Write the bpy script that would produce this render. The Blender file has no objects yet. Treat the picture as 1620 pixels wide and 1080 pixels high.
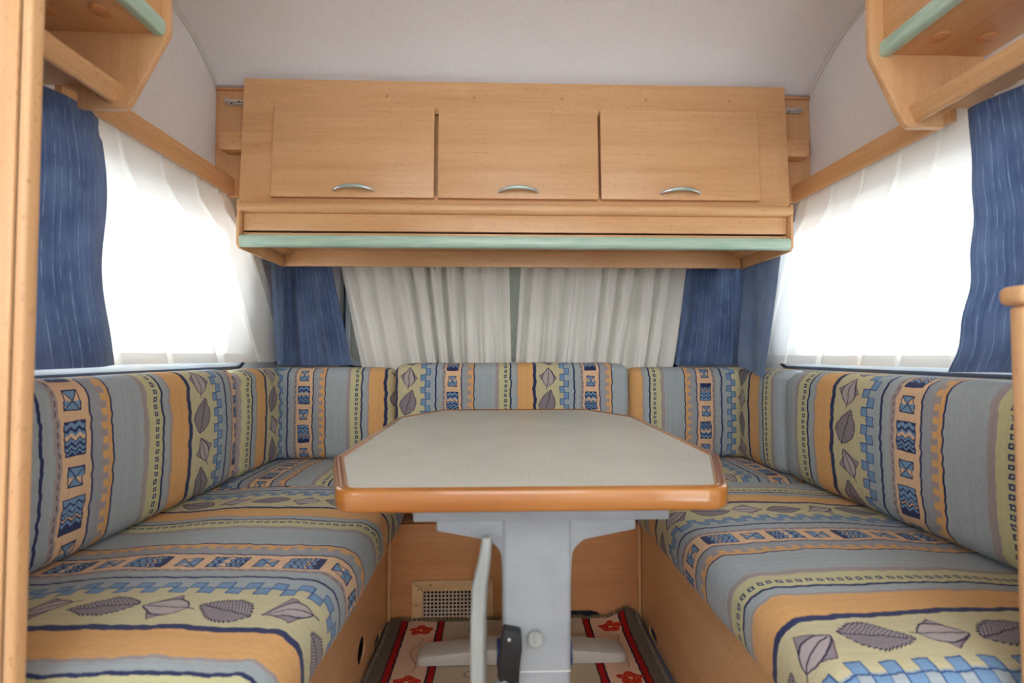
import bpy, bmesh, math, random
from mathutils import Vector, noise
random.seed(7)
SC = bpy.context.scene
COL = SC.collection
PI = math.pi

# ------------------------------------------------------------------ camera, world, light, exposure
cam_d = bpy.data.cameras.new('camera'); cam = bpy.data.objects.new('camera', cam_d); COL.objects.link(cam)
TILT = math.atan(20/720)
cam.location = (0, 0, .87); cam.rotation_euler = (PI/2+TILT, 0, -TILT)
cam_d.sensor_width = 36; cam_d.lens = 16; cam_d.clip_start = .02
cam_d.dof.use_dof = True; cam_d.dof.focus_distance = 1.75; cam_d.dof.aperture_fstop = 3.2
SC.camera = cam
w = bpy.data.worlds.new('overcast_sky'); SC.world = w; w.use_nodes = True
bg = w.node_tree.nodes['Background']; bg.inputs[0].default_value = (.97, .985, 1, 1); bg.inputs[1].default_value = 4.2
SC.view_settings.view_transform = 'Standard'; SC.view_settings.look = 'None'
SC.view_settings.gamma = 1; SC.view_settings.use_curve_mapping = False
SC.view_settings.exposure = 0.92
SC.cycles.max_bounces = 10; SC.cycles.transparent_max_bounces = 16
SC.cycles.diffuse_bounces = 6; SC.cycles.use_denoising = True
SC.cycles.caustics_reflective = False; SC.cycles.caustics_refractive = False
SC.cycles.sample_clamp_indirect = 8

def portal(name, loc, rot, sx, sy):
    d = bpy.data.lights.new(name, 'AREA'); d.shape = 'RECTANGLE'; d.size = sx; d.size_y = sy
    d.cycles.is_portal = True
    o = bpy.data.objects.new(name, d); COL.objects.link(o); o.location = loc; o.rotation_euler = rot

# ------------------------------------------------------------------ node expression helper
def lin(c):
    return tuple(((v/255/12.92) if v/255 <= .04045 else ((v/255+.055)/1.055)**2.4) for v in c)+(1,)
class X:
    nt = None
    def __init__(s, k): s.k = k
    def m(op, *a):
        n = X.nt.nodes.new('ShaderNodeMath'); n.operation = op
        for i, v in enumerate(a):
            if isinstance(v, X): X.nt.links.new(v.k, n.inputs[i])
            else: n.inputs[i].default_value = v
        return X(n.outputs[0])
    def __add__(s, o): return X.m('ADD', s, o)
    __radd__ = __add__
    def __sub__(s, o): return X.m('SUBTRACT', s, o)
    def __rsub__(s, o): return X.m('SUBTRACT', o, s)
    def __mul__(s, o): return X.m('MULTIPLY', s, o)
    __rmul__ = __mul__
    def __truediv__(s, o): return X.m('DIVIDE', s, o)
    def __lt__(s, o): return X.m('LESS_THAN', s, o)
    def __gt__(s, o): return X.m('GREATER_THAN', s, o)
    def abs(s): return X.m('ABSOLUTE', s)
    def fract(s): return X.m('FRACT', s)
    def floor(s): return X.m('FLOOR', s)
    def near(s, c, h): return X.m('COMPARE', s, c, h)     # 1 where |s-c| <= h
def mn(a, b): return X.m('MINIMUM', a, b)
def mx(a, b): return X.m('MAXIMUM', a, b)
def cm(f, a, b):                                          # colour mix
    n = X.nt.nodes.new('ShaderNodeMix'); n.data_type = 'RGBA'
    for i, v in ((0, f), (6, a), (7, b)):
        if isinstance(v, X): X.nt.links.new(v.k, n.inputs[i])
        else: n.inputs[i].default_value = v
    return X(n.outputs[2])
def ramp(f, stops, interp='LINEAR'):
    n = X.nt.nodes.new('ShaderNodeValToRGB'); X.nt.links.new(f.k, n.inputs[0]); r = n.color_ramp; r.interpolation = interp
    while len(r.elements) < len(stops): r.elements.new(1)
    for e, (p, c) in zip(r.elements, sorted(stops)): e.position = p; e.color = c
    return X(n.outputs[0])
def coords(kind='Object', scale=(1, 1, 1)):
    t = X.nt.nodes.new('ShaderNodeTexCoord'); mp = X.nt.nodes.new('ShaderNodeMapping'); mp.inputs[3].default_value = scale
    X.nt.links.new(t.outputs[kind], mp.inputs[0]); return mp.outputs[0]
def nz(vec, scale, detail=2, rough=.5):
    n = X.nt.nodes.new('ShaderNodeTexNoise'); X.nt.links.new(vec, n.inputs['Vector'])
    n.inputs['Scale'].default_value = scale; n.inputs['Detail'].default_value = detail; n.inputs['Roughness'].default_value = rough
    return X(n.outputs[0])
def sep(vec):
    n = X.nt.nodes.new('ShaderNodeSeparateXYZ'); X.nt.links.new(vec, n.inputs[0]); return [X(o) for o in n.outputs]
def newmat(name, color=(.5, .5, .5, 1), rough=.5, **kw):
    m = bpy.data.materials.new(name); m.use_nodes = True; X.nt = m.node_tree
    b = m.node_tree.nodes['Principled BSDF']; b.inputs['Base Color'].default_value = color; b.inputs['Roughness'].default_value = rough
    for k, v in kw.items(): b.inputs[k.replace('_', ' ')].default_value = v
    return m, b
def setc(b, x, inp='Base Color'): X.nt.links.new(x.k, b.inputs[inp])
def bump(b, h, strength=.3, dist=.001):
    n = X.nt.nodes.new('ShaderNodeBump'); n.inputs['Strength'].default_value = strength; n.inputs['Distance'].default_value = dist
    X.nt.links.new(h.k, n.inputs['Height']); X.nt.links.new(n.outputs[0], b.inputs['Normal'])

# ------------------------------------------------------------------ materials
def wood(name, axis, light=(229, 183, 133), dark=(209, 159, 109), rough=.36, coat=.12, seed=0.):
    """beech laminate, grain along axis (0,1,2)"""
    m, b = newmat(name, rough=rough, Coat_Weight=coat, Coat_Roughness=.25)
    s = [1, 1, 1]; s[axis] = .055
    v = coords('Object', s)
    g = nz(v, 14, 4, .6) ; g2 = nz(v, 120, 2, .6)
    s2 = [1, 1, 1]; s2[axis] = .22
    fl = nz(coords('Object', s2), 420, 1, .5)
    base = ramp(g*.75+g2*.25, [(.36, lin(dark)), (.66, lin(light))])
    fleck = mn(mx((fl-.63)*9, 0), 1)*.55
    col = cm(fleck, base, lin((168, 112, 66)))
    kn = nz(coords('Object', (1, 1, 1)), 5, 1)
    col = cm(mx(mn((kn-.58)*5, 1), 0)*.28, col, lin((216, 150, 108)))
    setc(b, col); bump(b, g2, .06, .0005)
    return m
WX = wood('beech_grain_across', 0); WY = wood('beech_grain_lengthwise', 1); WZ = wood('beech_grain_upright', 2)
WXd = wood('beech_plain_panel', 0, (216, 158, 106), (196, 136, 86))
WRIM, b = newmat('lacquered_beech_rim', rough=.2, Coat_Weight=.8, Coat_Roughness=.06)
g = nz(coords('Object', (.08, .08, 1)), 30, 4, .6); setc(b, ramp(g, [(.3, lin((150, 86, 28))), (.7, lin((180, 118, 50)))]))
GREEN, b = newmat('pale_green_trim', rough=.32, Coat_Weight=.3)
g = nz(coords('Object', (.05, .05, 1)), 160, 3, .6); setc(b, ramp(g, [(.3, lin((158, 190, 170))), (.7, lin((190, 214, 194)))]))
CEIL, b = newmat('fabric_textured_wallboard', rough=.85)
v = coords(); g = nz(v, 420, 2, .7); g2 = nz(v, 90, 3, .6)
setc(b, ramp(g*.6+g2*.4, [(.32, lin((228, 227, 228))), (.68, lin((240, 239, 239)))])); bump(b, g, .2, .0008)
CREAM, b = newmat('cream_window_surround', lin((228, 226, 218)), .5)
PIPE, b = newmat('pale_grey_plastic_piping', lin((226, 222, 214)), .5)
SEAL, b = newmat('dark_window_seal', lin((40, 48, 66)), .45)
ALU, b = newmat('satin_grey_frame', lin((182, 190, 200)), .35)
CHROME, b = newmat('satin_nickel', lin((214, 216, 214)), .3, Metallic=.8)
HGREEN, b = newmat('green_grey_metal_grip', lin((186, 202, 192)), .3, Metallic=.5)
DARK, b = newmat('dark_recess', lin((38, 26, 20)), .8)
BLACK, b = newmat('black_plastic', lin((22, 22, 24)), .4)
NAVYP, b = newmat('navy_plastic', lin((34, 52, 92)), .4)
PLAST, b = newmat('pale_grey_painted_metal', rough=.42)
g = nz(coords(), 12, 3, .6); setc(b, ramp(g, [(.3, lin((136, 140, 142))), (.7, lin((150, 154, 157)))]))
FOOTM, b = newmat('warm_grey_foot_plastic', lin((186, 180, 170)), .45)
SLATM, b = newmat('worn_cream_grey_strut', rough=.45)
g = nz(coords('Object', (1, 1, .2)), 30, 3, .6); setc(b, ramp(g, [(.3, lin((136, 138, 134))), (.7, lin((160, 162, 157)))]))
LAM, b = newmat('grey_linen_look_laminate', rough=.36)
v1 = nz(coords('Object', (.06, 1, 1)), 260, 3, .6); v2 = nz(coords('Object', (1, .06, 1)), 260, 3, .6); v3 = nz(coords(), 7, 3)
setc(b, ramp(v1*.35+v2*.3+v3*.35, [(.4, lin((190, 189, 178))), (.6, lin((206, 205, 194)))])); bump(b, v1+v2, .05, .0005)
CARPET, b = newmat('blue_grey_floor_carpet', rough=1.)
g = nz(coords(), 500, 2, .7); setc(b, ramp(g, [(.3, lin((58, 66, 92))), (.7, lin((148, 152, 166)))])); bump(b, g, .8, .003)
VENTM, b = newmat('tan_perforated_plastic', lin((186, 170, 150)), .5)
VFR, b = newmat('pale_beech_frame', rough=.45)
g = nz(coords('Object', (.15, 1, .4)), 60, 3, .6); setc(b, ramp(g, [(.3, lin((202, 166, 118))), (.7, lin((226, 192, 144)))]))

def cloth_shader(name, color_fn, transl, transp, bumpit=None):
    m, b = newmat(name, rough=.95, Specular_IOR_Level=.1, Sheen_Weight=.15)
    nt = m.node_tree; out = nt.nodes['Material Output']
    c = color_fn(b)
    setc(b, c)
    t = nt.nodes.new('ShaderNodeBsdfTranslucent'); nt.links.new(c.k, t.inputs[0])
    a = nt.nodes.new('ShaderNodeMixShader'); a.inputs[0].default_value = transl
    nt.links.new(b.outputs[0], a.inputs[1]); nt.links.new(t.outputs[0], a.inputs[2])
    if transp:
        tr = nt.nodes.new('ShaderNodeBsdfTransparent'); lw = nt.nodes.new('ShaderNodeLayerWeight'); lw.inputs[0].default_value = .5; a2 = nt.nodes.new('ShaderNodeMixShader'); fq = 1-X(lw.outputs['Facing']); nt.links.new((fq*transp).k, a2.inputs[0]); nt.links.new((mn(fq*1.6, 1)*transl).k, a.inputs[0])
        nt.links.new(a.outputs[0], a2.inputs[1]); nt.links.new(tr.outputs[0], a2.inputs[2]); a = a2
    nt.links.new(a.outputs[0], out.inputs[0]); return m
def blue_c(b, lo=(72, 90, 128), hi=(108, 128, 164)):
    v = coords('UV'); u, vv, _ = sep(v)
    n1 = nz(coords('UV', (1, .02, 1)), 150, 3, .6); n2 = nz(coords('UV', (1, .03, 1)), 500, 1); n3 = nz(v, 9, 2)
    c = ramp(n1*.35+n2*.15+n3*.5, [(.36, lin(lo)), (.64, lin(hi))])
    p = (u/.05).fract(); n4 = nz(coords('UV', (1, .5, 1)), 60, 2)
    line = mx(p.near(.2, .022), mx(p.near(.45, .018), p.near(.8, .026)))*mn(mx((n4-.38)*4, 0), 1)
    bump(b, n1, .4, .001)
    return cm(line*.5, c, lin((156, 184, 214)))
BLUE = cloth_shader('blue_pinstriped_curtain_cloth', blue_c, .2, 0)
BLUEHEM = cloth_shader('blue_cloth_double_hem', blue_c, .04, 0)
BLUELT = cloth_shader('blue_cloth_pale_reverse', lambda b: blue_c(b, (98, 116, 148), (128, 146, 176)), .12, 0)
BLUEDK = cloth_shader('blue_cloth_unlit', blue_c, .06, 0)
def sheer_c(b):
    n = nz(coords('UV', (1, 1, 1)), 700, 1); return ramp(n, [(.3, lin((236, 236, 230))), (.7, lin((248, 248, 244)))])
SHEER = cloth_shader('white_sheer_voile', sheer_c, .20, .10)
SHEERB = cloth_shader('ivory_gathered_cloth', lambda b: ramp(nz(coords('UV'), 600, 1), [(.3, lin((240, 238, 230))), (.7, lin((248, 246, 240)))]), .12, .0)
HEM = cloth_shader('voile_hem_double_layer', sheer_c, .10, .02)
BLIND = cloth_shader('grey_blind_cloth', lambda b: ramp(nz(coords(), 300, 1), [(.3, lin((168, 172, 164))), (.7, lin((184, 188, 180)))]), .20, 0)

PANE = bpy.data.materials.new('clear_acrylic_pane'); PANE.use_nodes = True; nt = PANE.node_tree; nt.nodes.clear()
o = nt.nodes.new('ShaderNodeOutputMaterial'); t = nt.nodes.new('ShaderNodeBsdfTransparent'); t.inputs[0].default_value = (.94, .96, .97, 1)
gl = nt.nodes.new('ShaderNodeBsdfGlossy'); gl.inputs[1].default_value = .05; mi = nt.nodes.new('ShaderNodeMixShader'); mi.inputs[0].default_value = .06
nt.links.new(t.outputs[0], mi.inputs[1]); nt.links.new(gl.outputs[0], mi.inputs[2]); nt.links.new(mi.outputs[0], o.inputs[0])

# --- the woven upholstery: stripes of one repeat along u, motifs along v, all in metres on the UV map
def upholstery():
    m, b = newmat('striped_leaf_tapestry', rough=.92, Specular_IOR_Level=.15, Sheen_Weight=.12)
    P = .54
    NAVY = lin((48, 56, 96)); OL = lin((200, 192, 154)); GR = lin((166, 176, 180)); GR2 = lin((158, 162, 168)); PE = lin((226, 190, 152))
    OR = lin((222, 172, 112)); MV = lin((166, 154, 152)); BL = lin((118, 152, 188)); LF = lin((148, 138, 142)); YE = lin((200, 196, 152))
    DKM = lin((92, 70, 84))
    u0, v, _ = sep(coords('UV'))
    wob = nz(coords('UV', (.4, 1, 1)), 26, 1)                     # the hand-drawn wobble of every stripe
    v = v + (nz(coords('UV', (1, 1, 1)), 34, 0)-.5)*.005
    stp = ((v/.013).floor()*.618).fract()*.0022
    u = u0 + (wob-.5)*.010 + stp
    p = (u/P).fract()
    q = p*P
    st = [(0, NAVY), (.0135, OL), (.210, GR), (.285, NAVY), (.295, GR), (.335, MV), (.356, PE), (.469, NAVY), (.479, GR2), (.522, MV),
          (.545, OR), (.560, NAVY), (.570, GR), (.715, MV), (.745, YE), (.824, NAVY), (.834, GR), (.868, MV), (.882, OR), (.990, NAVY)]
    c = ramp(p, st, 'CONSTANT')
    # leaves
    pit = .098; i = ((v-.03)/pit).floor(); lv = (((v-.03)/pit).fract()-.5)*pit
    par = (i*.5).fract()*2                                       # 0 leaf, 1 leaf on a torn square
    hsh = (i*.7548+.3).fract()
    ang = (hsh-.5)*.9
    x = q-.055+(hsh-.5)*.008
    ca = X.m('COSINE', ang); sa = X.m('SINE', ang)
    a = lv*ca+x*sa; bb = x*ca-lv*sa
    L = .051-.013*par; wd = .022+.008*hsh-.005*par
    t = a/L
    env = wd*(1-t*t)*(1.0-t*.35)
    ser = ((a/.0065).fract()-.5)*.0045*(1-par)
    d = bb.abs()+ser-env                                         # <0 inside
    dm = mx((a*.8+bb).abs(), (bb*.8-a).abs()*1.05)-.031            # torn square behind
    sq = (dm < 0)*par
    c = cm(sq, c, LF); c = cm(dm.near(0, .0012)*par, c, DKM)
    inl = (d < 0)
    c = cm(inl, c, cm(par, lin((156, 146, 150)), lin((180, 168, 168))))
    vein = ((((a-bb.abs()*.9)/.0062).fract()) < .3)*inl*(1-par)
    mid = bb.near(0, .0012)*(a > (L*-1.5))*(a < L*.8)
    c = cm(mx(mx(vein*.85, mid), d.near(0, .0016)*(a.abs() < L)), c, lin((52, 44, 72)))
    # blue checks in two columns
    vp = (v/.047).fract()
    colA = q.near(.1085, .0085)*(vp < .5); colB = q.near(.1265, .0085)*(vp > .5)
    # the column edges
    c = cm(mx(colA, colB), c, BL)
    eA = mx(q.near(.1000, .0011), q.near(.1175, .0011))*(vp < .5)+mx(q.near(.1175, .0011), q.near(.135, .0011))*(vp > .5)
    eh = q.near(.1175, .0185)*mx(vp.near(.0, .03), vp.near(.5, .028))
    c = cm(mn(mx(eA, eh), 1), c, lin((52, 82, 132)))
    # broken dark thread beside the peach band
    c = cm(q.near(.1885, .0011)*((v/.02).fract() < .6), c, DKM)
    # peach band: zigzag boxes and crossed squares
    zp = .152; zi = ((v+.01)/zp).floor(); zl = ((v+.01)/zp).fract()
    zq = q-.2225; zm = (zl-.5)*zp
    box = (zq.abs() < .0215)*(zm.abs() < .034)
    tri = ((zq/.017).fract()-.5).abs()*.017*1.0
    zz = zm+tri-.004
    odd = (zi*.5).fract()*2
    band = ramp((zz+.036)/.072, [(0, NAVY), (.1, BL), (.16, NAVY), (.22, BL), (.30, NAVY), (.38, BL), (.46, NAVY), (.5, PE), (.62, BL), (.70, NAVY), (.80, BL), (.93, NAVY)], 'CONSTANT')
    band2 = ramp((zz+.036)/.072, [(0, NAVY), (.18, NAVY), (.26, BL), (.34, NAVY), (.40, PE), (.45, NAVY), (.50, BL), (.60, NAVY), (.65, BL), (.78, NAVY), (.84, BL)], 'CONSTANT')
    c = cm(box, c, cm(odd, band, band2))
    c = cm(mx((mx(zq.abs()-.0215, zm.abs()-.034)).near(0, .0012), 0), c, NAVY)
    xm = ((zl+.5).fract()-.5)*zp; xq = zq*(1.15+.2*odd)
    xbox = mx(xm.abs(), xq.abs())-.0195
    upt = (xm.abs() > xq.abs()); blu = mn(upt+(1-odd)*(xm > 0), 1)
    blu = mx((upt*(1-odd)), mx(upt*odd, (1-upt)*(1-odd)*(xm > -.012)))
    c = cm((xbox < 0)*blu, c, BL)
    c = cm(mx(xbox.near(0, .0015), (xbox < 0)*(xm.abs()-xq.abs()).near(0, .0018)), c, NAVY)
    # orange teeth
    tt = ((v/.031).fract() < .5)*q.near(.2885, .006)
    c = cm(tt, c, OR)
    t2 = ((v/.031).fract() > .55)*q.near(.280, .0035)
    c = cm(t2*.7, c, MV)
    # little ring squares
    rl = ((v/.0185).fract()-.5)*.0185
    rb = mx(rl.abs()*.9, (q-.4285).abs())
    c = cm((rb < .0052), c, lin((58, 70, 110))); c = cm((rb < .0020), c, YE)
    # thread
    th = nz(coords('UV', (1, .06, 1)), 900, 2, .7); th2 = nz(coords('UV', (.1, 1, 1)), 700, 1)
    hsv = X.nt.nodes.new('ShaderNodeHueSaturation'); X.nt.links.new(c.k, hsv.inputs['Color'])
    st3 = nz(coords('UV', (1, .02, 1)), 130, 3, .6)
    X.nt.links.new((.50+th*.50+th2*.14+st3*.34).k, hsv.inputs['Value'])
    setc(b, X(hsv.outputs[0])); bump(b, th+th2*.6, .5, .0014)
    return m
UPH = upholstery()

def rugmat():
    m, b = newmat('woven_rug', rough=1., Specular_IOR_Level=.05)
    x, y, z = sep(coords('UV'))
    wv = nz(coords('UV'), 60, 1)
    x = x+(wv-.5)*.006
    ax = (x-.047).abs()
    BE = lin((204, 184, 156)); PK = lin((236, 192, 162)); RD = lin((176, 34, 34)); DK = lin((52, 44, 54)); BR = lin((118, 106, 92))
    c = ramp(ax/.45, [(0, BE), (.485, DK), (.495, RD), (.53, DK), (.54, PK), (.745, DK), (.755, RD), (.79, DK), (.80, BR)], 'CONSTANT')
    # one red flower every 23 cm down each pink band, on a thin stem
    for cx, ph in ((-.243, .0), (.350, .0)):
        px = x-cx; fy = (y-1.45+ph)/.225; py = ((fy+.5).fract()-.5)*.225
        r = X.m('SQRT', px*px+py*py*2.2)
        th = X.m('ARCTAN2', py*1.5, px)
        R = .033+.005*X.m('SINE', th*5)+(nz(coords('UV'), 55, 1)-.5)*.016
        n = nz(coords('UV'), 150, 2)
        fl = (r < R)*(n > .30)
        c = cm(fl, c, cm((n > .52), lin((198, 48, 32)), lin((222, 88, 64))))
        c = cm((r < .006), c, lin((230, 180, 130)))
        p2 = ((fy).fract()-.5)*.225
        st = px.near(0, .05)*((px-.012*X.m('SINE', y*55)).abs() < .0022)*(py.abs() > .04)
        c = cm(st*.6, c, lin((128, 116, 84)))
    # faint outlined leaves down the middle
    ly = (((y)/.1).fract()-.5)*.1; lx = (x-.047).abs()-.115
    e = X.m('SQRT', lx*lx+ly*ly*3)
    c = cm((e-.026).abs().near(0, .0022)*.7, c, lin((104, 92, 66)))
    th = nz(coords('UV', (1, 1, 1)), 700, 2, .7)
    hsv = X.nt.nodes.new('ShaderNodeHueSaturation'); X.nt.links.new(c.k, hsv.inputs['Color'])
    X.nt.links.new((.72+th*.5).k, hsv.inputs['Value'])
    setc(b, X(hsv.outputs[0])); bump(b, th, .9, .003)
    return m
RUG = rugmat()

# ------------------------------------------------------------------ object helpers
def thing(name, loc, label, cat, group=None):
    o = bpy.data.objects.new(name, None); COL.objects.link(o); o.location = loc; o.empty_display_size = .05
    o['label'] = label; o['category'] = cat
    if group: o['group'] = group
    return o
def tag(o, label=None, cat=None, group=None, kind=None):
    for k, v in (('label', label), ('category', cat), ('group', group), ('kind', kind)):
        if v: o[k] = v
    return o
def wloc(o):
    v = Vector((0, 0, 0))
    while o is not None: v = v+o.location; o = o.parent
    return v
def obj(name, verts, faces, mats, parent=None, smooth=False, uvs=None, fmat=None, origin=None, bevel=0, seg=2, angle=35):
    """verts are in room coordinates; the mesh keeps its own origin"""
    pw = wloc(parent) if parent else Vector((0, 0, 0))
    if origin is None:
        xs = [v[0] for v in verts]; ys = [v[1] for v in verts]; zs = [v[2] for v in verts]
        origin = Vector(((min(xs)+max(xs))/2, (min(ys)+max(ys))/2, min(zs)))
    origin = Vector(origin)
    me = bpy.data.meshes.new(name); me.from_pydata([tuple(Vector(v)-origin) for v in verts], [], faces)
    if not isinstance(mats, (list, tuple)): mats = [mats]
    for m in mats: me.materials.append(m)
    if fmat:
        for p, i in zip(me.polygons, fmat): p.material_index = i
    if uvs:
        l = me.uv_layers.new(name='UVMap').data
        for p in me.polygons:
            for li in p.loop_indices: l[li].uv = uvs[me.loops[li].vertex_index]
    bm = bmesh.new(); bm.from_mesh(me)
    if not uvs: bmesh.ops.recalc_face_normals(bm, faces=bm.faces)
    if bevel:
        es = [e for e in bm.edges if len(e.link_faces) == 2 and e.calc_face_angle(0) > math.radians(30)]
        bmesh.ops.bevel(bm, geom=es, offset=bevel, segments=seg, profile=.5, affect='EDGES', clamp_overlap=True)
    bm.to_mesh(me); bm.free()
    o = bpy.data.objects.new(name, me); COL.objects.link(o); o.parent = parent; o.location = origin-pw
    if smooth or bevel:
        me.polygons.foreach_set('use_smooth', [True]*len(me.polygons))
        me.set_sharp_from_angle(angle=math.radians(angle))
    return o
class MB:
    def __init__(s): s.v = []; s.f = []; s.m = []; s.cur = 0
    def add(s, vs, fs):
        n = len(s.v); s.v += [tuple(v) for v in vs]; s.f += [tuple(i+n for i in f) for f in fs]; s.m += [s.cur]*len(fs); return s
    def box(s, x0, x1, y0, y1, z0, z1):
        return s.add([(x0, y0, z0), (x1, y0, z0), (x1, y1, z0), (x0, y1, z0), (x0, y0, z1), (x1, y0, z1), (x1, y1, z1), (x0, y1, z1)],
                     [(0, 3, 2, 1), (4, 5, 6, 7), (0, 1, 5, 4), (1, 2, 6, 5), (2, 3, 7, 6), (3, 0, 4, 7)])
    def prism(s, pts, axis, a, b):
        """outline pts in the plane normal to axis: axis 0 -> (y,z), 1 -> (x,z), 2 -> (x,y)"""
        f = {0: lambda p, t: (t, p[0], p[1]), 1: lambda p, t: (p[0], t, p[1]), 2: lambda p, t: (p[0], p[1], t)}[axis]
        n = len(pts)
        return s.add([f(p, a) for p in pts]+[f(p, b) for p in pts],
                     [tuple(range(n)), tuple(range(2*n-1, n-1, -1))]+[(i, (i+1) % n, n+(i+1) % n, n+i) for i in range(n)])
    def tube(s, pts, r, n=10, cap=True, flat=1.0):
        pts = [Vector(p) for p in pts]; rs = r if isinstance(r, (list, tuple)) else [r]*len(pts); vs = []; fs = []
        up = None
        for i, p in enumerate(pts):
            d = (pts[min(i+1, len(pts)-1)]-pts[max(i-1, 0)]).normalized()
            if up is None: up = Vector((0, 0, 1)) if abs(d.z) < .9 else Vector((0, 1, 0))
            sd = d.cross(up).normalized(); uu = sd.cross(d).normalized()
            for k in range(n):
                a = 2*PI*k/n; vs.append(p+sd*math.cos(a)*rs[i]+uu*math.sin(a)*rs[i]*flat)
        for i in range(len(pts)-1):
            for k in range(n): fs.append((i*n+k, i*n+(k+1) % n, (i+1)*n+(k+1) % n, (i+1)*n+k))
        if cap: fs += [tuple(range(n-1, -1, -1)), tuple(range((len(pts)-1)*n, len(pts)*n))]
        return s.add(vs, fs)
    def ring(s, pts, inner, axis, a, b):
        """frame between two outlines of the same number of points"""
        f = {0: lambda p, t: (t, p[0], p[1]), 1: lambda p, t: (p[0], t, p[1]), 2: lambda p, t: (p[0], p[1], t)}[axis]
        n = len(pts); vs = [f(p, a) for p in pts]+[f(p, b) for p in pts]+[f(p, a) for p in inner]+[f(p, b) for p in inner]; fs = []
        for i in range(n):
            j = (i+1) % n
            fs += [(i, j, n+j, n+i), (2*n+i, 3*n+i, 3*n+j, 2*n+j), (i, 2*n+i, 2*n+j, j), (n+i, n+j, 3*n+j, 3*n+i)]
        return s.add(vs, fs)
    def build(s, name, mats, parent=None, **k): return obj(name, s.v, s.f, mats, parent, fmat=s.m if isinstance(mats, (list, tuple)) and not k.get('bevel') else None, **k)
def box(name, mat, parent, x0, x1, y0, y1, z0, z1, bevel=.0015, **k):
    return MB().box(x0, x1, y0, y1, z0, z1).build(name, mat, parent, bevel=bevel, **k)
def prism(name, mat, parent, pts, axis, a, b, bevel=.0015, **k):
    return MB().prism(pts, axis, a, b).build(name, mat, parent, bevel=bevel, **k)
def rrect(x0, x1, y0, y1, r, n=5):
    o = []
    for cx, cy, a0 in ((x1-r, y0+r, -90), (x1-r, y1-r, 0), (x0+r, y1-r, 90), (x0+r, y0+r, 180)):
        for k in range(n+1):
            a = math.radians(a0+90*k/n); o.append((cx+r*math.cos(a), cy+r*math.sin(a)))
    return o
def rounded(pts, rad, n=5):
    """round the corners of an outline; rad: one radius per corner or a number"""
    out = []; N = len(pts)
    for i, p in enumerate(pts):
        r = rad[i] if isinstance(rad, (list, tuple)) else rad
        p = Vector(p); a = Vector(pts[i-1])-p; c = Vector(pts[(i+1) % N])-p
        if r <= 0: out.append(tuple(p)); continue
        t = min(r/math.tan(a.angle(c)/2), a.length*.48, c.length*.48)
        A = p+a.normalized()*t; B = p+c.normalized()*t
        for k in range(n+1):
            s = k/n; out.append(tuple(A*(1-s)**2+p*2*s*(1-s)+B*s*s))
    return out
def holed(name, mat, parent, outline, holes, axis, a, b, **kw):
    """flat board with real holes: filled 2D curve, extruded"""
    cu = bpy.data.curves.new(name, 'CURVE'); cu.dimensions = '2D'; cu.fill_mode = 'BOTH'; cu.extrude = abs(b-a)/2
    for pts in [outline]+holes:
        sp = cu.splines.new('POLY'); sp.points.add(len(pts)-1); sp.use_cyclic_u = True
        for q, p in zip(sp.points, pts): q.co = (p[0], p[1], 0, 1)
    to = bpy.data.objects.new(name, cu); COL.objects.link(to)
    me = bpy.data.meshes.new_from_object(to.evaluated_get(bpy.context.evaluated_depsgraph_get()))
    f = {0: lambda p, t: (t, p[0], p[1]), 1: lambda p, t: (p[0], t, p[1]), 2: lambda p, t: (p[0], p[1], t)}[axis]
    mid = (a+b)/2
    vs = [f((v.co.x, v.co.y), mid+v.co.z) for v in me.vertices]; fs = [tuple(p.vertices) for p in me.polygons]
    bpy.data.objects.remove(to); bpy.data.curves.remove(cu); bpy.data.meshes.remove(me)
    return obj(name, vs, fs, mat, parent, **kw)

# ------------------------------------------------------------------ the shell
XL, XR, YB, YR = -.975, 1.105, 2.02, -1.7
NOSE_ = [(2.02, 1.50), (1.60, 1.785), (1.566, 1.795), (1.51, 1.842), (1.45, 1.88), (1.38, 1.906), (1.28, 1.926), (1.1, 1.94), (-1.7, 1.95)]
NOSE = NOSE_[:2]
_p = NOSE_[2:]
for i in range(len(_p)-1):
    p0, p1, p2, p3 = _p[max(i-1, 0)], _p[i], _p[i+1], _p[min(i+2, len(_p)-1)]
    if i == len(_p)-2: NOSE.append(p1); break
    for k in range(5):
        u = k/5; NOSE.append(tuple(.5*((2*p1[c])+(-p0[c]+p2[c])*u+(2*p0[c]-5*p1[c]+4*p2[c]-p3[c])*u*u+(-p0[c]+3*p1[c]-3*p2[c]+p3[c])*u**3) for c in (0, 1)))
NOSE.append(NOSE_[-1])
def struct(o, **k): o['kind'] = 'structure'; return o
struct(box('floor', CARPET, None, XL-.03, XR+.03, YR, YB+.03, -.04, 0, bevel=0))
ce = MB()
for (y0, z0), (y1, z1) in zip(NOSE[:-2], NOSE[1:-1]):
    ce.add([(XL, y0, z0), (XR, y0, z0), (XR, y1, z1), (XL, y1, z1), (XL, y0+.02, z0+.03), (XR, y0+.02, z0+.03), (XR, y1+.012, z1+.03), (XL, y1+.012, z1+.03)],
           [(0, 1, 2, 3), (7, 6, 5, 4), (0, 4, 5, 1), (3, 2, 6, 7), (0, 3, 7, 4), (1, 5, 6, 2)])
ceo = bpy.data.objects
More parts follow.
